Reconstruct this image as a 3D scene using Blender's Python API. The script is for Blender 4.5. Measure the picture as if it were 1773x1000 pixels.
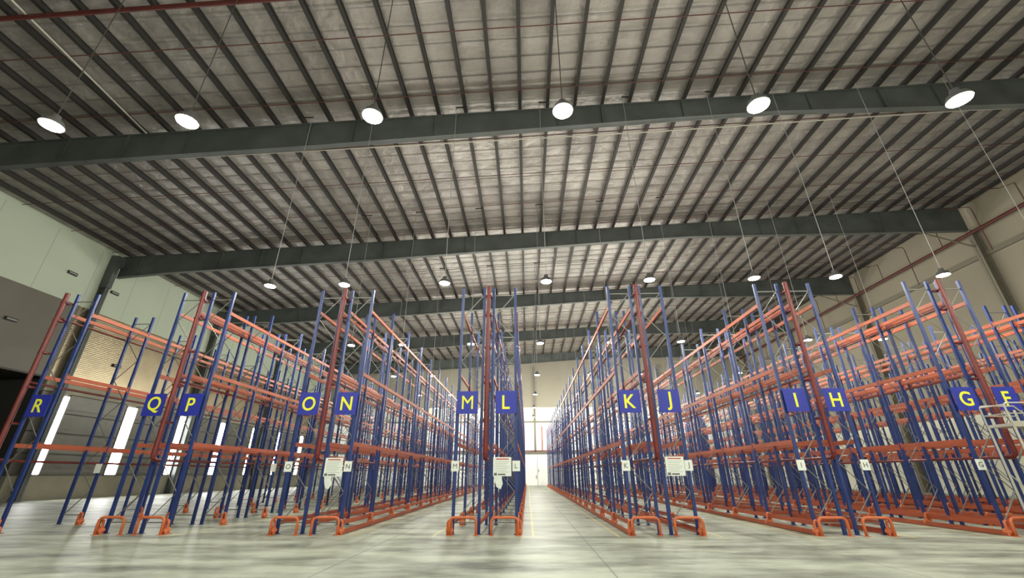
import bpy, bmesh, math, random
from mathutils import Vector, Matrix
random.seed(7)
for o in list(bpy.data.objects): bpy.data.objects.remove(o)
S = bpy.context.scene; C = S.collection
# ------------------------------------------------------------ camera
PITCH, YAW, ROLL, FPX = .4155, -.0328, -.0024, 728.4
F = Vector((math.sin(YAW)*math.cos(PITCH), math.cos(YAW)*math.cos(PITCH), math.sin(PITCH)))
R0 = F.cross(Vector((0, 0, 1))).normalized(); U0 = R0.cross(F)
R1 = R0*math.cos(ROLL)+U0*math.sin(ROLL); U1 = -R0*math.sin(ROLL)+U0*math.cos(ROLL)
cd = bpy.data.cameras.new('camera'); cam = bpy.data.objects.new('camera', cd); C.objects.link(cam)
cd.sensor_width = 36; cd.lens = 36*FPX/1773; cd.clip_end = 400; cd.clip_start = .05
cam.matrix_world = Matrix(((R1.x, U1.x, -F.x, 0), (R1.y, U1.y, -F.y, 0), (R1.z, U1.z, -F.z, 1.6), (0, 0, 0, 1)))
S.camera = cam
# ------------------------------------------------------------ world, exposure
w = bpy.data.worlds.new('night'); S.world = w; w.use_nodes = True
w.node_tree.nodes['Background'].inputs[0].default_value = (.55, .6, .65, 1)
w.node_tree.nodes['Background'].inputs[1].default_value = .15
S.view_settings.view_transform = 'Standard'; S.view_settings.look = 'None'
S.view_settings.gamma = 1; S.view_settings.use_curve_mapping = False
S.view_settings.exposure = -0.8
LAMP_W = 900; LAMP_COL = (1, 1, .88); LENS_E = 60; WIN_E = 40
# ------------------------------------------------------------ layout numbers (metres)
YF, XC, PP, BAY, NB = 14.157, -1.296, 5.2737, 2.565, 21
ZT = 7.9; LEV = (2.52, 4.78, 7.08)
XL, XR, YBK, YFR = -35.2, 37.4, 74.0, -15.0
RY0, RDY = 17.88, 13.354
rz = lambda x: 20.5+.047*x                     # top of the rafters
# ------------------------------------------------------------ materials
def mat(name, col, rough=.5, metal=0, noise=0, nscale=3, bump=0, bscale=40, emis=0, spec=.5):
    m = bpy.data.materials.new(name); m.use_nodes = True; nt = m.node_tree; b = nt.nodes['Principled BSDF']
    b.inputs['Base Color'].default_value = (*col, 1); b.inputs['Roughness'].default_value = rough
    b.inputs['Metallic'].default_value = metal; b.inputs['Specular IOR Level'].default_value = spec
    if emis: b.inputs['Emission Color'].default_value = (*col, 1); b.inputs['Emission Strength'].default_value = emis
    tc = nt.nodes.new('ShaderNodeTexCoord')
    if noise:
        n = nt.nodes.new('ShaderNodeTexNoise'); n.inputs['Scale'].default_value = nscale; n.inputs['Detail'].default_value = 6
        nt.links.new(tc.outputs['Object'], n.inputs['Vector'])
        r = nt.nodes.new('ShaderNodeValToRGB'); r.color_ramp.elements[0].position = .3; r.color_ramp.elements[1].position = .7
        r.color_ramp.elements[0].color = (*[c*(1-noise) for c in col], 1); r.color_ramp.elements[1].color = (*[min(1, c*(1+noise)) for c in col], 1)
        nt.links.new(n.outputs['Fac'], r.inputs['Fac']); nt.links.new(r.outputs['Color'], b.inputs['Base Color'])
    if bump:
        n2 = nt.nodes.new('ShaderNodeTexNoise'); n2.inputs['Scale'].default_value = bscale
        nt.links.new(tc.outputs['Object'], n2.inputs['Vector'])
        bp = nt.nodes.new('ShaderNodeBump'); bp.inputs['Strength'].default_value = bump; bp.inputs['Distance'].default_value = .02
        nt.links.new(n2.outputs['Fac'], bp.inputs['Height']); nt.links.new(bp.outputs['Normal'], b.inputs['Normal'])
    return m
def ribbed(m, axis, freq, strength, dist, darken=0):
    """adds ribs across an axis to a material"""
    nt = m.node_tree; b = nt.nodes['Principled BSDF']
    tc = nt.nodes.new('ShaderNodeTexCoord'); sx = nt.nodes.new('ShaderNodeSeparateXYZ')
    nt.links.new(tc.outputs['Object'], sx.inputs[0])
    mu = nt.nodes.new('ShaderNodeMath'); mu.operation = 'MULTIPLY'; mu.inputs[1].default_value = freq*2*math.pi
    nt.links.new(sx.outputs[axis], mu.inputs[0])
    si = nt.nodes.new('ShaderNodeMath'); si.operation = 'SINE'; nt.links.new(mu.outputs[0], si.inputs[0])
    pw = nt.nodes.new('ShaderNodeMath'); pw.operation = 'SMOOTH_MAX'; pw.inputs[1].default_value = .6; pw.inputs[2].default_value = .2
    nt.links.new(si.outputs[0], pw.inputs[0])
    nz = nt.nodes.new('ShaderNodeTexNoise'); nz.inputs['Scale'].default_value = 1.3; nz.inputs['Detail'].default_value = 4
    nt.links.new(tc.outputs['Object'], nz.inputs['Vector'])
    ad = nt.nodes.new('ShaderNodeMath'); ad.operation = 'ADD'; nt.links.new(pw.outputs[0], ad.inputs[0]); nt.links.new(nz.outputs['Fac'], ad.inputs[1])
    bp = nt.nodes.new('ShaderNodeBump'); bp.inputs['Strength'].default_value = strength; bp.inputs['Distance'].default_value = dist
    nt.links.new(ad.outputs[0], bp.inputs['Height']); nt.links.new(bp.outputs['Normal'], b.inputs['Normal'])
    return m
M = {}
M['blue'] = mat('blue_powder_coat', (.015, .036, .165), .4, noise=.25, nscale=1.5)
M['orange'] = mat('orange_powder_coat', (.4, .085, .034), .5, noise=.2, nscale=1.2)
M['guard'] = mat('orange_guard_paint', (.62, .15, .055), .4, noise=.15, nscale=4)
M['galv'] = mat('galvanised_steel', (.2, .2, .19), .5, .4)
M['red'] = mat('red_pipe_paint', (.15, .018, .016), .4, noise=.2, nscale=2)
M['main'] = mat('dark_red_main_paint', (.075, .013, .011), .45, noise=.2, nscale=2)
M['steel'] = mat('dark_grey_steel_paint', (.075, .085, .082), .5, noise=.25, nscale=.7)
M['purlin'] = mat('dark_purlin_steel', (.028, .026, .024), .6)
M['rod'] = mat('rusty_rod', (.1, .035, .03), .6)
M['roof'] = ribbed(mat('roof_foil', (.36, .335, .315), .4, .4, noise=.25, nscale=.35), 1, 1.05, 1.0, .16)
M['upper'] = mat('pale_green_plaster', (.46, .52, .42), .7, noise=.05, nscale=.2)
M['clad'] = ribbed(mat('tan_metal_cladding', (.42, .35, .24), .3, .9, noise=.12, nscale=.5), 2, 7.0, .6, .012)
M['shade_clad'] = mat('shade_painted_cladding', (.13, .12, .1), .6, noise=.1, nscale=.3)  # cladding over the opening, its lack of light put into the colour
M['dclad'] = ribbed(mat('dark_grey_cladding', (.12, .115, .1), .45, .2, noise=.15, nscale=.5), 2, .7, .8, .06)
M['kerb'] = mat('concrete_wall_base', (.27, .25, .19), .8, noise=.15, nscale=.6)
M['beige'] = mat('beige_plaster', (.25, .225, .17), .75, noise=.08, nscale=.2)
M['tan'] = mat('tan_plaster', (.3, .275, .22), .75, noise=.06, nscale=.2)
M['cream'] = mat('cream_plaster', (.74, .73, .62), .75, noise=.04, nscale=.3)
M['white'] = mat('white_plaster', (.9, .91, .9), .7, noise=.03, nscale=.3)
M['girt'] = mat('olive_grey_girt', (.16, .145, .11), .6)
M['sign'] = mat('blue_sign_sheet', (.02, .03, .34), .45)
M['letter'] = mat('yellow_letter', (.85, .86, .04), .5)
M['paper'] = mat('white_paper', (.8, .84, .8), .7)
M['ink'] = mat('grey_ink', (.12, .13, .13), .7)
M['redink'] = mat('red_ink', (.5, .05, .04), .7)
M['lampbody'] = mat('lamp_housing', (.12, .12, .12), .4, .6)
M['lens'] = mat('lamp_lens', (1, .98, .86), .4, emis=LENS_E)
M['pane'] = ribbed(mat('daylit_louvre_pane', (1, 1, .97), .4, emis=WIN_E), 2, 1.6, .3, .02)
M['ladder'] = mat('pale_grey_steel', (.5, .48, .42), .4, .3)
M['black'] = mat('black_rubber', (.02, .02, .02), .7)
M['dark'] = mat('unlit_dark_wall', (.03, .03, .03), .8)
M['cable'] = mat('grey_cable', (.3, .3, .3), .6)
def floor_mat():
    m = mat('polished_concrete', (.47, .47, .4), .42); nt = m.node_tree; b = nt.nodes['Principled BSDF']; L = nt.links
    N = lambda t: nt.nodes.new(t)
    tc = N('ShaderNodeTexCoord'); mp = N('ShaderNodeMapping'); mp.inputs['Scale'].default_value = (.35, 1, 1); L.new(tc.outputs['Object'], mp.inputs[0])
    n1 = N('ShaderNodeTexNoise'); n1.inputs['Scale'].default_value = .9; n1.inputs['Detail'].default_value = 8; n1.inputs['Roughness'].default_value = .65; L.new(mp.outputs[0], n1.inputs['Vector'])
    r1 = N('ShaderNodeValToRGB'); e = r1.color_ramp.elements; e[0].position = .34; e[0].color = (.1, .106, .082, 1); e[1].position = .6; e[1].color = (.44, .47, .375, 1)
    L.new(n1.outputs['Fac'], r1.inputs[0])
    sx = N('ShaderNodeSeparateXYZ'); L.new(tc.outputs['Object'], sx.inputs[0])
    def ma(op, a, bb=None):
        n = N('ShaderNodeMath'); n.operation = op
        for i, v in enumerate((a, bb)):
            if v is None: continue
            if isinstance(v, (int, float)): n.inputs[i].default_value = v
            else: L.new(v, n.inputs[i])
        return n.outputs[0]
    u = ma('MULTIPLY', ma('ABSOLUTE', ma('SUBTRACT', ma('FRACT', ma('ADD', ma('DIVIDE', ma('SUBTRACT', sx.outputs[0], XC), PP), .5)), .5)), PP)
    ln = ma('LESS_THAN', ma('ABSOLUTE', ma('SUBTRACT', u, 1.43)), .04)
    ln = ma('MULTIPLY', ln, ma('GREATER_THAN', sx.outputs[1], 13.7))
    fl = ma('MULTIPLY', ma('LESS_THAN', ma('ABSOLUTE', ma('SUBTRACT', sx.outputs[1], 13.72)), .03), ma('LESS_THAN', u, 1.46))
    ln = ma('MULTIPLY', ma('MAXIMUM', ln, ma('MULTIPLY', fl, .5)), ma('MULTIPLY', n1.outputs['Fac'], 1.1))
    j1 = ma('LESS_THAN', ma('ABSOLUTE', ma('SUBTRACT', ma('FRACT', ma('DIVIDE', ma('ADD', sx.outputs[0], 100-1.5+PP*.0), PP)), ((100/PP) % 1))), .003)
    j2 = ma('LESS_THAN', ma('FRACT', ma('DIVIDE', ma('ADD', sx.outputs[1], 100), 6.7)), .003)
    jj = ma('MULTIPLY', ma('MAXIMUM', j1, j2), .6)
    mx = N('ShaderNodeMix'); mx.data_type = 'RGBA'; mx.inputs['B'].default_value = (.75, .66, .22, 1)
    L.new(ln, mx.inputs['Factor']); L.new(r1.outputs[0], mx.inputs['A'])
    m2 = N('ShaderNodeMix'); m2.data_type = 'RGBA'; m2.inputs['B'].default_value = (.08, .08, .07, 1)
    L.new(jj, m2.inputs['Factor']); L.new(mx.outputs['Result'], m2.inputs['A']); L.new(m2.outputs['Result'], b.inputs['Base Color'])
    n2 = N('ShaderNodeTexNoise'); n2.inputs['Scale'].default_value = 2.2; n2.inputs['Detail'].default_value = 5; L.new(mp.outputs[0], n2.inputs['Vector'])
    mr = N('ShaderNodeMapRange'); mr.inputs['To Min'].default_value = .32; mr.inputs['To Max'].default_value = .65; L.new(n2.outputs['Fac'], mr.inputs['Value']); L.new(mr.outputs[0], b.inputs['Roughness'])
    bp = N('ShaderNodeBump'); bp.inputs['Strength'].default_value = .25; bp.inputs['Distance'].default_value = .02; L.new(n2.outputs['Fac'], bp.inputs['Height']); L.new(bp.outputs['Normal'], b.inputs['Normal'])
    return m
M['floor'] = floor_mat()
# ------------------------------------------------------------ mesh helpers
class MB:
    def __init__(s): s.v = []; s.f = []; s.mi = []; s.m = []
    def _mi(s, m):
        if m not in s.m: s.m.append(m)
        return s.m.index(m)
    def add(s, vs, fs, m):
        k = len(s.v); s.v += [tuple(v) for v in vs]; i = s._mi(m)
        for f in fs: s.f.append(tuple(a+k for a in f)); s.mi.append(i)
        return s
    def box(s, x0, x1, y0, y1, z0, z1, m):
        vs = [(x, y, z) for z in (z0, z1) for y in (y0, y1) for x in (x0, x1)]
        return s.add(vs, [(0, 2, 3, 1), (4, 5, 7, 6), (0, 1, 5, 4), (2, 6, 7, 3), (0, 4, 6, 2), (1, 3, 7, 5)], m)
    def bar(s, a, b, r, m, n=4, r2=None):
        a = Vector(a); b = Vector(b); d = (b-a).normalized(); u = d.cross(Vector((0, 0, 1)) if abs(d.z) < .95 else Vector((1, 0, 0))).normalized(); w_ = d.cross(u)
        r2 = r if r2 is None else r2; vs = []
        for p, q in ((a, r), (b, r2)):
            for i in range(n):
                t = 2*math.pi*(i+.5)/n; vs.append(p+(u*math.cos(t)+w_*math.sin(t))*q)
        fs = [(i, (i+1) % n, n+(i+1) % n, n+i) for i in range(n)]+[tuple(range(n-1, -1, -1)), tuple(range(n, 2*n))]
        return s.add(vs, fs, m)
    def path(s, pts, r, m, n=8):
        P = [Vector(p) for p in pts]; vs = []; k = len(P); pu = None
        for i, p in enumerate(P):
            d = ((P[min(i+1, k-1)]-p).normalized()+(p-P[max(i-1, 0)]).normalized()).normalized()
            if pu is None: pu = d.cross(Vector((0, 0, 1)) if abs(d.z) < .9 else Vector((0, 1, 0))).normalized()
            u = (pu-d*pu.dot(d)).normalized(); pu = u; v = d.cross(u)
            for j in range(n):
                t = 2*math.pi*j/n; vs.append(p+(u*math.cos(t)+v*math.sin(t))*r)
        fs = [(i*n+j, i*n+(j+1) % n, (i+1)*n+(j+1) % n, (i+1)*n+j) for i in range(k-1) for j in range(n)]
        fs += [tuple(range(n-1, -1, -1)), tuple(range((k-1)*n, k*n))]
        return s.add(vs, fs, m)
    def lathe(s, prof, m, n=24, c=(0, 0, 0)):
        vs = [(c[0]+r*math.cos(2*math.pi*j/n), c[1]+r*math.sin(2*math.pi*j/n), c[2]+z) for r, z in prof for j in range(n)]
        k = len(prof); fs = [(i*n+j, i*n+(j+1) % n, (i+1)*n+(j+1) % n, (i+1)*n+j) for i in range(k-1) for j in range(n)]
        fs += [tuple(range(n-1, -1, -1)), tuple(range((k-1)*n, k*n))]
        return s.add(vs, fs, m)
    def mesh(s, name, smooth=False):
        me = bpy.data.meshes.new(name); me.from_pydata(s.v, [], s.f)
        for m in s.m: me.materials.append(M[m])
        me.polygons.foreach_set('material_index', s.mi)
        me.update()
        bm = bmesh.new(); bm.from_mesh(me); bmesh.ops.recalc_face_normals(bm, faces=bm.faces); bm.to_mesh(me); bm.free()
        if smooth: me.shade_smooth() if hasattr(me, 'shade_smooth') else None
        return me
def put(name, me, parent=None, loc=(0, 0, 0), rot=(0, 0, 0), scale=None):
    o = bpy.data.objects.new(name, me); C.objects.link(o); o.location = loc; o.rotation_euler = rot
    if scale: o.scale = scale
    if parent: o.parent = parent
    return o
def tag(o, label=None, cat=None, group=None, kind=None):
    if label: o['label'] = label
    if cat: o['category'] = cat
    if group: o['group'] = group
    if kind: o['kind'] = kind
    return o
def empty(name, loc, label, cat, group=None):
    return tag(put(name, None, loc=loc), label, cat, group)
ORD = ('first', 'second', 'third', 'fourth', 'fifth', 'sixth', 'seventh', 'eighth', 'ninth', 'tenth', 'eleventh', 'twelfth')
U20 = ORD+('thirteenth', 'fourteenth', 'fifteenth', 'sixteenth', 'seventeenth', 'eighteenth', 'nineteenth')
TENS = {2: ('twentieth', 'twenty'), 3: ('thirtieth', 'thirty'), 4: ('fortieth', 'forty'), 5: ('fiftieth', 'fifty')}
def nth(n): return U20[n-1] if n < 20 else TENS[n//10][0] if n % 10 == 0 else TENS[n//10][1]+' '+U20[n % 10-1]
# ------------------------------------------------------------ setting
XO = -62.0; OY = 29.9     # dark loading opening in the left wall, its far side
tag(put('floor', MB().box(XO, XR+.3, YFR-.3, YBK+.3, -.3, 0, 'floor').mesh('floor')), kind='structure')
rb = MB(); x0, x1 = XL-.3, XR+.3
rb.add([(x, y, rz(x)+.34+dz) for dz in (0, .12) for y in (YFR-.3, YBK+.3) for x in (x0, x1)],
       [(0, 2, 3, 1), (4, 5, 7, 6), (0, 1, 5, 4), (2, 6, 7, 3), (0, 4, 6, 2), (1, 3, 7, 5)], 'roof')
tag(put('ceiling', rb.mesh('ceiling')), kind='structure')
WINS = [31.4+6.17*i for i in range(7)]; WW = .58; WZ0, WZ1 = 1.63, 7.22
wl = MB(); a, b_ = XL-.3, XL; ZR = rz(XL)+.36
wl.box(a, b_, YFR, YBK, 13.9, ZR, 'upper')
wl.box(a, b_-.02, YFR, OY, 8.25, 13.9, 'shade_clad').box(a, b_-.02, OY, YBK, 8.25, 13.9, 'clad')
wl.box(a, b_-.02, OY, YBK, 7.3, 8.25, 'kerb')
wl.box(a, b_+.05, OY, YBK, 0, 1.6, 'kerb')
ys = [OY]+[v for y in WINS for v in (y-WW, y+WW)]+[YBK]
for i in range(0, len(ys), 2): wl.box(a, b_-.02, ys[i], ys[i+1], 1.6, 7.3, 'dclad')
for z in (3.05, 4.5, 5.9, 7.28):
    for i in range(0, len(ys), 2): wl.box(b_-.03, b_+.02, ys[i], ys[i+1], z, z+.06, 'purlin')
wl.box(a, b_, YFR, 2, 0, 8.25, 'dclad')
for y in [33.4+3.6*i for i in range(-11, 12)]: wl.box(b_-.01, b_+.004, y, y+.03, 13.9, ZR-.4, 'cable')
tag(put('wall_left', wl.mesh('wall_left')), kind='structure')
tag(put('trim_1', MB().box(XL-.02, XL+.12, YFR, YBK, 8.18, 8.3, 'purlin').mesh('ledge')), kind='structure')
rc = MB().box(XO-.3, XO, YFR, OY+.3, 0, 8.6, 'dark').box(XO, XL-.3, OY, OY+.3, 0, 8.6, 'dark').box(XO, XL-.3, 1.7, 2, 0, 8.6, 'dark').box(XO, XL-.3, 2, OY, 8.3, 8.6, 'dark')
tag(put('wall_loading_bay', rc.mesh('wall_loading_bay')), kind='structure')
for i, y in enumerate(WINS):
    fr = MB()
    for ya, yb, za, zb in ((y-WW, y-WW+.07, WZ0, WZ1), (y+WW-.07, y+WW, WZ0, WZ1), (y-WW, y+WW, WZ0, WZ0+.07), (y-WW, y+WW, WZ1-.07, WZ1)):
        fr.box(XL-.14, XL+.03, ya, yb, za, zb, 'galv')
    f_ = tag(put('window_%d' % (i+1), fr.mesh('window_frame')), kind='structure')
    p_ = MB().box(XL-.09, XL-.05, y-WW+.07, y+WW-.07, WZ0+.07, WZ1-.07, 'pane')
    put('pane', p_.mesh('pane'), f_)
wr = MB(); wr.box(XR, XR+.3, YFR, YBK, 6.2, rz(XR)+.36, 'beige').box(XR, XR+.3, YFR, YBK, 0, 6.2, 'cream')
tag(put('wall_right', wr.mesh('wall_right')), kind='structure')
wb = MB(); T = lambda x: rz(x)+.36
wb.box(XL, XR, YBK, YBK+.3, 0, 9.7, 'white').box(XL, XR, YBK, YBK+.3, 9.7, 12.1, 'cream')
wb.add([(XL, YBK, 12.1), (XR, YBK, 12.1), (XR, YBK, T(XR)), (XL, YBK, T(XL)), (XL, YBK+.3, 12.1), (XR, YBK+.3, 12.1), (XR, YBK+.3, T(XR)), (XL, YBK+.3, T(XL))],
       [(0, 1, 2, 3), (7, 6, 5, 4), (0, 4, 5, 1), (3, 2, 6, 7), (0, 3, 7, 4), (1, 5, 6, 2)], 'tan')
tag(put('wall_back', wb.mesh('wall_back')), kind='structure')
wf = MB().add([(XO, YFR-.3, 0), (XR, YFR-.3, 0), (XR, YFR-.3, T(XR)), (XO, YFR-.3, T(XL)), (XO, YFR, 0), (XR, YFR, 0), (XR, YFR, T(XR)), (XO, YFR, T(XL))],
       [(0, 1, 2, 3), (7, 6, 5, 4), (0, 4, 5, 1), (3, 2, 6, 7), (0, 3, 7, 4), (1, 5, 6, 2)], 'cream')
tag(put('wall_front', wf.mesh('wall_front')), kind='structure')
tag(put('trim_2', MB().box(XL, XR, YBK-.25, YBK, 9.6, 9.85, 'girt').mesh('girt')), kind='structure')
tag(put('trim_3', MB().box(XL, XR, YBK-.3, YBK, 4.75, 5.05, 'girt').mesh('girt')), kind='structure')
dd = MB().box(-.35, 1.6, YBK-.08, YBK, .02, 4.5, 'white').box(1.66, 3.6, YBK-.08, YBK, .02, 4.5, 'white')
for x in (-.45, 1.6, 3.6): dd.box(x, x+.06, YBK-.12, YBK, 0, 4.6, 'cable')
d_ = tag(put('door_1', dd.mesh('sliding_door')), kind='structure')
put('door_handle', MB().box(1.4, 1.48, YBK-.16, YBK-.08, 1.0, 1.5, 'black').box(1.78, 1.86, YBK-.16, YBK-.08, 2.0, 2.4, 'ink').mesh('handle'), d_)
# ------------------------------------------------------------ roof steel
def depth(x):
    P = ((-36, 1.95), (-30, 1.72), (-12, 1.65), (8, 1.28), (14, 1.25), (27, 1.85), (38, 2.3))
    for (xa, da), (xb, db) in zip(P, P[1:]):
        if x <= xb: return da+(db-da)*(x-xa)/(xb-xa)
    return 2.3
def rafter(k):
    y = RY0+k*RDY; mb = MB(); xs = [XL+.5, -30, -21, -12, -2, 8, 14, 20, 27, 32, XR-.5]
    for xa, xb in zip(xs, xs[1:]):
        for (yy, h0, h1) in ((.012, None, None),):
            mb.add([(xa, y-yy, rz(xa)-depth(xa)), (xb, y-yy, rz(xb)-depth(xb)), (xb, y-yy, rz(xb)), (xa, y-yy, rz(xa)),
                    (xa, y+yy, rz(xa)-depth(xa)), (xb, y+yy, rz(xb)-depth(xb)), (xb, y+yy, rz(xb)), (xa, y+yy, rz(xa))],
                   [(0, 1, 2, 3), (7, 6, 5, 4), (0, 4, 5, 1), (3, 2, 6, 7), (0, 3, 7, 4), (1, 5, 6, 2)], 'steel')
        for za, zb in ((rz(xa), rz(xb)), (rz(xa)-depth(xa), rz(xb)-depth(xb))):
            mb.add([(xx, y+s*.17, z+d) for d in (-.015, .015) for s in (-1, 1) for xx, z in ((xa, za), (xb, zb))],
                   [(0, 2, 3, 1), (4, 5, 7, 6), (0, 1, 5, 4), (2, 6, 7, 3), (0, 4, 6, 2), (1, 3, 7, 5)], 'steel')
    for x in (-22.5, -9.5, 4.5, 20.0): mb.box(x-.03, x+.03, y-.17, y+.17, rz(x)-depth(x), rz(x), 'steel')
    for x in range(-33, 37, 7): mb.box(x-.01, x+.01, y-.12, y+.12, rz(x)-depth(x), rz(x), 'steel')
    return mb
KNAME = {-2: 'far behind the camera', -1: 'nearest, over the open floor', 0: 'nearest one, above the first bays of the racks', 1: 'second one from the camera', 2: 'third one from the camera', 3: 'fourth one from the camera', 4: 'last one before the back wall'}
for k in range(0, 5):
    tag(put('roof_rafter', rafter(k).mesh('rafter')), 'dark grey steel roof rafter, '+KNAME[k], 'roof beam', 'roof rafters')
# purlins: C sections lying on the rafters, 1.54 m apart
PS = 1.543; xp = -1.64
kk = int((XL+.6-xp)//PS)
pm = MB(); Lp = YBK-YFR-.1
pm.box(-.008, .008, 0, Lp, 0, .3, 'purlin').box(0, .09, 0, Lp, 0, .01, 'purlin').box(0, .09, 0, Lp, .29, .3, 'purlin').box(-.09, 0, 0, Lp, 0, .01, 'purlin')
pme = pm.mesh('purlin'); x = xp+PS*kk
pi_ = 0
while x < XR-.4:
    if x > XL+.4:
        pi_ += 1
        tag(put('roof_purlin', pme, loc=(x, YFR+.05, rz(x)+.018), rot=(0, -math.atan(.047), 0)), 'dark steel roof purlin, %s counted from the pale left wall' % nth(pi_), 'purlin', 'roof purlins')
    x += PS
for n in range(19):
    y = 9.44+3.46*n
    a = (XL+.3, y, rz(XL+.3)+.02); b = (XR-.3, y, rz(XR-.3)+.02)
    tag(put('sag_rod', MB().bar(a, b, .024, 'rod', 6).mesh('sag_rod')), 'thin rusty sag rod crossing under the purlins, %s from the camera' % nth(n+1), 'rod', 'sag rods')
# columns
CN = ('second from the back', 'x')
for side, X, nm in ((-1, XL+.35, 'left'), (1, XR-.35, 'right')):
    for k in range(0, 5):
        y = RY0+k*RDY-(.5 if side < 0 else 0); top = rz(X)-(.05 if side < 0 else 2.2); mb = MB(); fw = .16 if side < 0 else .2
        mb.box(X-.3, X+.3, y-.012, y+.012, 0, top, 'steel' if side < 0 else 'girt')
        for xx in (X-.3, X+.27): mb.box(xx, xx+.03, y-fw, y+fw, 0, top, 'steel' if side < 0 else 'girt')
        if side < 0: mb.box(X-.3, X+.4, y-.2, y+.2, top-3.0, top-.05, 'steel').box(X-.3, X+.4, y+.2, y+.68, top-.9, top-.05, 'steel')
        else: mb.bar((X-.2, y, top-1.6), (X-4.2, y, top-.1), .06, 'girt')
        tag(put('steel_column', mb.mesh('column')), 'dark steel column standing against the %s wall, %s from the front' % (nm, ORD[k]), 'column', 'wall columns')
for i, x in enumerate((-20, -9, 1.35, 12, 23)):
    tag(put('back_column', MB().box(x-.15, x+.15, YBK-.35, YBK, 5.05, 19, 'girt').mesh('column')), 'slim column on the beige back wall, %s from the left' % ORD[i], 'column', 'back wall columns')
tag(put('wall_girt', MB().box(XR-.2, XR, YFR, YBK, 17.65, 18.05, 'girt').mesh('girt')), 'olive grey girt running along the upper right wall below the red pipe', 'beam')
tag(put('wall_girt', MB().box(XR-.2, XR, YFR, YBK, 9.6, 9.9, 'girt').mesh('girt')), 'lower olive grey girt along the right wall behind the racks', 'beam')
# red main pipe on the right wall with its risers
mp_ = empty('fire_main', (XR-.85, 0, 19.6), 'dark red fire main running high along the right wall', 'pipe')
put('main_pipe', MB().bar((0, YFR+.1, 0), (0, YBK-.1, 0), .13, 'main', 10).mesh('main'), mp_)
for i in range(16):
    y = 20.0+i*3.35; s = 1 if i % 2 else -1
    pts = [(.0, y, -2.0), (.0, y, 1.7), (-.1, y, 1.95), (-2.2, y+.25*s, 1.9)] if i % 2 else [(.0, y, -.1), (.0, y, 1.8), (.0, y+1.0, 2.05), (-1.4, y+1.0, 2.0)]
    put('riser', MB().path(pts, .035, 'rod', 6).mesh('riser'), mp_)
# roof services
def service(name, pts, r, m, label, cat): return tag(put(name, MB().path(pts, r, m).mesh(name)), label, cat)
service('roof_pipe', [(-34, 11.1, rz(-34)-.13), (-22.1, 10.97, rz(-22.1)-.13), (-11.4, 10.92, rz(-11.4)-.13), (14, 10.8, rz(14)-.13)], .1, 'main', 'dark red pipe crossing under the roof at the top left of the photo', 'pipe')
service('roof_conduit', [(-20.2, 2, 19.45), (-20.85, 10.76, 19.42), (-21.35, 17.6, 19.4)], .045, 'ladder', 'pale conduit running towards the nearest rafter at the upper left', 'conduit')
service('roof_conduit', [(-19.6, 18.25, 18.1), (7.5, 18.25, 19.6-.45), (24.9, 18.25, 20.1), (36, 18.25, 20.3)], .035, 'ladder', 'thin pale conduit strung along the lower edge of the nearest rafter', 'conduit')
service('door_pipe', [(2.5, YBK-.35, 5.25), (2.5, YBK-.35, 9.0)], .1, 'orange', 'short upright orange red pipe on the white back wall above the door', 'pipe')
service('back_pipe', [(XL+1, YBK-.4, 5.15), (XR-1, YBK-.4, 5.15)], .08, 'red', 'red pipe running along the brown beam across the back wall', 'pipe')
for i, (y, z) in enumerate(((28.3, 16.0), (32.0, 15.9), (26.0, 11.4), (24.4, 9.6), (34.6, 10.2))):
    tag(put('wall_vent', MB().box(XL, XL+.12, y-.35, y+.35, z-.12, z+.12, 'purlin').box(XL+.12, XL+.14, y-.3, y+.3, z-.04, z+.04, 'cable').mesh('vent')),
        ('small dark vent high on the pale left wall, left of the column', 'small dark vent high on the pale left wall, right of the column', 'upper dark fixture on the unlit cladding above the dark opening', 'lower dark fixture on the unlit cladding above the dark opening', 'small dark fixture on the tan cladding right of the column')[i], 'vent')
# ------------------------------------------------------------ high bay lamps
HL, LX0, LDX, LY1, LDY = 9.6, .982, 4.616, 7.55, 9.74
hm = MB().lathe([(.05, .30), (.09, .29), (.11, .14), (.2, .12), (.24, .02), (.25, -.02), (.235, -.03)], 'lampbody').mesh('housing')
for i in range(0):
    pass
lm = MB().lathe([(.23, -.02), (.225, -.045), (.1, -.06), (.02, -.062)], 'lens').mesh('lens')
LCOLS = (-2.75, -2, -1, 0, 1, 2, 2.77, 3.77, 4.8)
light = bpy.data.lights.new('high_bay', 'POINT'); light.energy = LAMP_W; light.color = LAMP_COL; light.shadow_soft_size = .22
light_far = light.copy(); light_far.energy = LAMP_W*2
rowname = {-1: 'rearmost', 0: 'overhead', 1: 'nearest visible row', 2: 'second row from the camera', 3: 'third row from the camera', 4: 'fourth row from the camera', 5: 'fifth row from the camera', 6: 'sixth row from the camera', 7: 'farthest row'}
for r in range(-1, 8):
    for ci, c in enumerate(LCOLS):
        if r in (-1, 0) and ci in (1, 3, 5, 7): continue
        x = LX0+c*LDX; y = LY1+(r-1)*LDY
        e = empty('high_bay_lamp', (x, y, HL), 'round high-bay lamp, %s, %s from the left' % (rowname[r], ORD[ci]), 'lamp', 'high-bay lamps')
        put('housing', hm, e); put('lens', lm, e)
        top = rz(x)+.018-HL; xq = xp+PS*round((x-xp)/PS)
        put('suspension_rod', MB().bar((0, 0, .28), (0, 0, top), .013, 'purlin' if r < 2 else 'cable', 5).mesh('rod'), e)
        put('hanger', MB().box(min(0, xq-x)-.05, max(0, xq-x)+.05, -.03, .03, top-.04+min(0, .047*(xq-x)), top+.004+.047*(xq-x), 'purlin').mesh('hanger'), e)
        lo = bpy.data.objects.new('lamp_light', light if r < 6 else light_far); C.objects.link(lo); lo.parent = e; lo.location = (0, 0, -.3)
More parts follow.
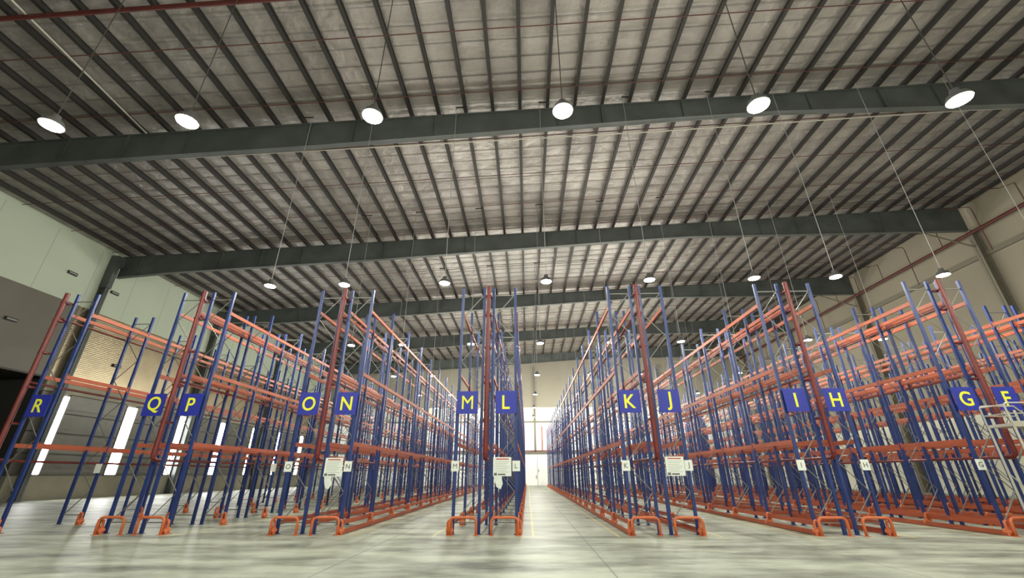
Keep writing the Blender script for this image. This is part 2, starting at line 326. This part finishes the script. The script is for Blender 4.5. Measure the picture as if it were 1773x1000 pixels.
# ------------------------------------------------------------ pallet racks
PW, PD = .088, .07
def post_mesh():
    mb = MB(); w_, d, t = PW/2, PD, .006; z0, z1 = .01, ZT
    mb.box(-w_, w_, -t, 0, z0, z1, 'blue')          # web seen from the aisle end
    mb.box(-w_, -w_+t, 0, d, z0, z1, 'blue').box(w_-t, w_, 0, d, z0, z1, 'blue')
    mb.box(-w_+t, -w_+.03, d-t, d, z0, z1, 'blue').box(w_-.03, w_-t, d-t, d, z0, z1, 'blue')
    mb.box(-.08, .08, -.04, d+.04, 0, .012, 'blue')
    return mb.mesh('post')
def brace_mesh(W):
    mb = MB(); a = PW/2
    for z in (.3, ZT-.3): mb.box(a, W-a, .02, .05, z-.015, z+.015, 'galv')
    n = 9; dz = (ZT-.6)/n; s = 0
    for i in range(n):
        z = .3+i*dz
        mb.bar((a if s == 0 else W-a, .035, z), (W-a if s == 0 else a, .035, z+dz), .015, 'galv'); s = 1-s
    return mb.mesh('bracing')
def foot_mesh():
    mb = MB(); mb.box(-.09, .09, -.1, .13, 0, .02, 'guard')
    mb.path([(-.06, -.085, .02), (-.06, -.085, .3), (-.04, -.075, .36), (0, -.07, .38), (.04, -.075, .36), (.06, -.085, .3), (.06, -.085, .02)], .035, 'guard')
    mb.lathe([(.05, .02), (.1, .05), (.12, .1), (.1, .16), (.05, .2)], 'guard', 14, (.0, -.03, 0))
    return mb.mesh('foot_guard')
def beam_mesh(L, h=.13):
    mb = MB(); g = .05
    mb.box(-.025, .025, g+.02, L-g+.02, -h/2, h/2-.03, 'orange').box(-.025, .0, g+.02, L-g+.02, h/2-.03, h/2, 'orange')
    mb.box(-.028, .028, g+.0, g+.03, -h/2-.05, h/2+.05, 'orange').box(-.028, .028, L-g+.01, L-g+.04, -h/2-.05, h/2+.05, 'orange')
    return mb.mesh('beam')
W_IN, W_OUT = .17, .95; FW = W_OUT-W_IN
PM, BM, FM, BE, BL = post_mesh(), brace_mesh(FW), foot_mesh(), beam_mesh(BAY), beam_mesh(BAY, .12)
cb = MB().box(-.02, .02, 0, FW, -.03, .03, 'orange')
def rack(letter, j, side, label, bottom=True, rail=True):
    xc = XC+j*PP; xi, xo = xc+side*W_IN, xc+side*W_OUT; xa = min(xi, xo)
    e = empty('pallet_rack', (xa, YF, 0), label, 'pallet rack', 'pallet rack rows')
    outer = FW if side > 0 else 0; inner = FW-outer
    for n in range(NB+1):
        y = n*BAY; fr = put('upright_frame', BM, e, (0, y, 0))
        put('post', PM, fr, (0, 0, 0)); put('post', PM, fr, (FW, 0, 0))
        put('foot_guard', FM, fr, (outer+.06*side, -.02, 0) if n else (outer+.06*side, -.06, 0))
    levels = ([(.3, BL)] if bottom else [])+[(z, BE) for z in LEV]
    per = 2*len(levels); nind = min(NB, 96//per); rest = MB()
    for n in range(NB):
        for z, me in levels:
            for xx in (outer+side*.02, inner-side*.02):
                if n < nind: put('beam', me, e, (xx, n*BAY, z))
                else:
                    h = .13 if me is BE else .09
                    rest.box(xx-.025, xx+.025, n*BAY+.05, (n+1)*BAY-.0, z-h/2, z+h/2, 'orange')
    tag(put('beam', rest.mesh('far_beams'), e), kind='stuff')
    if rail:
        xx = outer+side*.15; g = MB().box(xx-.012, xx+.012, -.1, NB*BAY+.1, .02, .14, 'orange').box(min(xx, xx-side*.07), max(xx, xx-side*.07), -.1, NB*BAY+.1, .01, .03, 'orange')
        put('floor_rail', g.mesh('rail'), e)
    return e
rows = [('R', -3, 1), ('Q', -2, -1), ('P', -2, 1), ('O', -1, -1), ('N', -1, 1), ('M', 0, -1), ('L', 0, 1), ('K', 1, -1), ('J', 1, 1), ('I', 2, -1), ('H', 2, 1), ('G', 3, -1), ('F', 3, 1)]
for L_, j, s in rows:
    rack(L_, j, s, 'blue and orange pallet rack row carrying the blue sign '+L_, bottom=L_ not in 'RQP', rail=L_ not in 'RQPOM')
for i, (j, s) in enumerate(((4, -1), (4, 1), (5, -1), (5, 1))):
    rack('', j, s, 'empty pallet rack row at the right edge, %s one right of row F' % ORD[i])
# sprinkler pipes in the gap between two back-to-back rows
def flue(j, a, b):
    x = XC+j*PP+(.0 if b else .0); e = empty('sprinkler_pipe', (x, YF-.22, 0), 'dark red sprinkler pipe %s' % ('between rack rows %s and %s' % (a, b) if b else 'at the left of rack row '+a), 'pipe', 'rack sprinkler pipes')
    put('riser', MB().bar((0, 0, 2.2), (0, 0, 7.85), .075, 'red', 12).mesh('riser'), e)
    put('elbow', MB().path([(0, 0, 2.22), (0, .02, 2.12), (0, .1, 2.06), (0, .5, 2.05)], .07, 'red').mesh('elbow'), e)
    for z in (2.05, 4.55, 6.9):
        put('branch_pipe', MB().bar((0, .3 if z < 3 else 0, z), (0, NB*BAY+.3, z), .04, 'red', 6).mesh('branch'), e)
    for z in (3.2, 4.4, 5.6, 6.8, 7.5):
        put('clamp', MB().box(-.11, .11, -.02, .24, z-.03, z+.03, 'red').mesh('clamp'), e)
for j, a, b in ((-3, 'R', None), (-2, 'Q', 'P'), (-1, 'O', 'N'), (0, 'M', 'L'), (1, 'K', 'J'), (2, 'I', 'H'), (3, 'G', 'F')): flue(j, a, b)
# guard hoops
def hoop_mesh():
    W = .78; pts = [(-W/2, 0, 0), (-W/2, 0, .3)]
    for i in range(1, 7):
        t = math.pi/2*i/6; pts.append((-W/2+.13*(1-math.cos(t)), 0, .33+.13*math.sin(t)))
    pts += [(-x, y, z) for x, y, z in reversed(pts)]
    mb = MB().path(pts, .038, 'guard', 10)
    for x in (-W/2, W/2): mb.box(x-.07, x+.07, -.07, .07, 0, .012, 'guard')
    return mb.mesh('hoop', True)
HM = hoop_mesh()
for L_, j, s in rows:
    tag(put('guard_hoop', HM, loc=(XC+j*PP+s*.61, YF-.26, 0)), 'orange tubular guard hoop bolted to the floor in front of rack row '+L_, 'guard rail', 'orange guard hoops')
# signs, letter plates, notices
def glyph(ch, size, m, name, bold=.0, sx=1):
    cu = bpy.data.curves.new(name, 'FONT'); cu.body = ch; cu.size = size; cu.align_x = 'CENTER'; cu.align_y = 'CENTER'; cu.extrude = .004; cu.offset = bold
    t = bpy.data.objects.new(name, cu); C.objects.link(t); bpy.context.view_layer.update()
    me = bpy.data.meshes.new_from_object(t.evaluated_get(bpy.context.evaluated_depsgraph_get()))
    bpy.data.objects.remove(t); me.materials.clear(); me.materials.append(M[m])
    xs = [v.co.x for v in me.vertices]; zs = [v.co.y for v in me.vertices]
    cx, cy = (min(xs)+max(xs))/2, (min(zs)+max(zs))/2
    for v in me.vertices: v.co = ((v.co.x-cx)*sx, v.co.z, v.co.y-cy)
    me.transform(Matrix.Identity(4)); me.flip_normals(); return me
for L_, j, s in rows:
    x = XC+j*PP+s*.63
    e = tag(put('row_sign', MB().box(-.345, .345, -.008, .008, -.36, .36, 'sign').mesh('sign'), loc=(x, YF-.1, 3.77)), 'blue square sign with the yellow letter %s hung on the rack front' % L_, 'sign', 'blue row signs')
    put('letter', glyph(L_, .62, 'letter', 'letter', 0 if L_ == 'M' else .008, .92), e, (0, -.012, 0))
    if L_ == 'R' : continue
    px = XC+j*PP+s*.95
    if L_ in 'QPF': continue
    e = tag(put('letter_plate', MB().box(-.12, .12, -.004, .004, -.15, .15, 'paper').mesh('plate'), loc=(px, YF-.04, 1.85)), 'small white plate with the grey letter %s on the rack post' % L_, 'sign', 'small white letter plates')
    put('letter', glyph(L_, .2, 'ink', 'letter', 0), e, (0, -.006, 0))
tag(put('letter_plate', MB().box(-.12, .12, -.004, .004, -.16, .16, 'paper').mesh('plate'), loc=(XC-3*PP+.95, YF+BAY-.04, 1.85)), 'blank looking white plate on the second post of rack row R', 'sign')
tag(put('letter_plate', MB().box(-.12, .12, -.004, .004, -.16, .16, 'paper').mesh('plate'), loc=(XC-2*PP+.95, YF+2*BAY-.04, 1.9)), 'blank looking white plate on a post further back in rack row P', 'sign')
for L_, j in (('N', -1), ('L', 0), ('J', 1)):
    x = XC+j*PP+.52; mb = MB().box(-.28, .28, -.006, .006, -.27, .27, 'paper'); mb.box(-.2, .2, -.008, -.006, .2, .23, 'redink')
    e = tag(put('notice_board', mb.mesh('board'), loc=(x, YF-.1, 1.83)), 'white notice board with fine print on the front of rack row '+L_, 'notice', 'white notice boards')
    tb = MB()
    for i in range(7): tb.box(-.22, .22-.05*(i % 3), -.009, -.006, .14-i*.05, .148-i*.05, 'cable')
    tb.box(-.25, -.16, -.009, -.006, -.25, -.18, 'ink').box(-.13, .1, -.009, -.006, -.24, -.2, 'ink')
    put('print', tb.mesh('print'), e)
    if L_ != 'J':
        pg = MB(); pg.add([(-.12, 0, .17), (.1, -.01, .17), (.14, .03, -.05), (.08, -.03, -.2), (-.05, .01, -.14), (-.1, .03, 0)], [(0, 5, 4, 3, 2, 1)], 'paper')
        pg.add([(-.1, .012, .17), (.12, .012, .15), (.05, .05, -.1), (-.06, .02, -.06)], [(0, 1, 2, 3)], 'paper')
        tag(put('paper_sheet', pg.mesh('paper'), loc=(x-.12, YF-.12, 1.4)), 'crumpled white sheet hanging below the notice board of row '+L_, 'paper')
# rolling access ladder at the right edge
lx, ly = 13.6, 12.75
e = empty('rolling_ladder', (lx, ly, 0), 'pale grey rolling access stair standing in front of rack row F', 'ladder')
pl = MB().box(0, 1.0, 0, .75, 2.82, 2.9, 'ladder').box(-.02, 1.0, -.02, .02, 2.8, 2.95, 'ladder')
put('platform', pl.mesh('platform'), e)
for x in (.02, .95):
    for y in (.02, .72): put('leg', MB().bar((x, y, .12), (x, y, 2.84), .032, 'ladder', 8).mesh('leg'), e)
for y in (.02, .72):
    put('guard_rail', MB().path([(0, y, 2.9), (0, y, 3.38), (.03, y, 3.43), (.1, y, 3.45), (1.0, y, 3.45), (3.2, y, .95), (3.2, y, .35)], .022, 'ladder').bar((0, y, 3.16), (1.0, y, 3.16), .016, 'ladder', 6).mesh('guard_rail'), e)
    put('stringer', MB().bar((1.0, y, 2.85), (3.3, y, .12), .045, 'ladder').mesh('stringer'), e)
    put('brace', MB().bar((.02, y, .4), (.95, y, 1.6), .015, 'ladder').bar((.95, y, .4), (.02, y, 1.6), .015, 'ladder').bar((.02, y, .4), (.95, y, .4), .02, 'ladder').mesh('brace'), e)
put('guard_rail', MB().bar((0, .02, 3.4), (0, .72, 3.4), .02, 'ladder', 8).bar((0, .02, 3.16), (0, .72, 3.16), .016, 'ladder', 6).mesh('end_rail'), e)
for i in range(10):
    t = (i+.5)/10; put('step', MB().box(1.0+2.3*t-.13, 1.0+2.3*t+.13, .03, .71, 2.85-2.73*t-.02, 2.85-2.73*t+.02, 'ladder').mesh('step'), e)
for x in (.02, .95, 3.25):
    for y in (.02, .72): put('wheel', MB().bar((x, y-.03, .075), (x, y+.03, .075), .075, 'black', 14).mesh('wheel'), e)
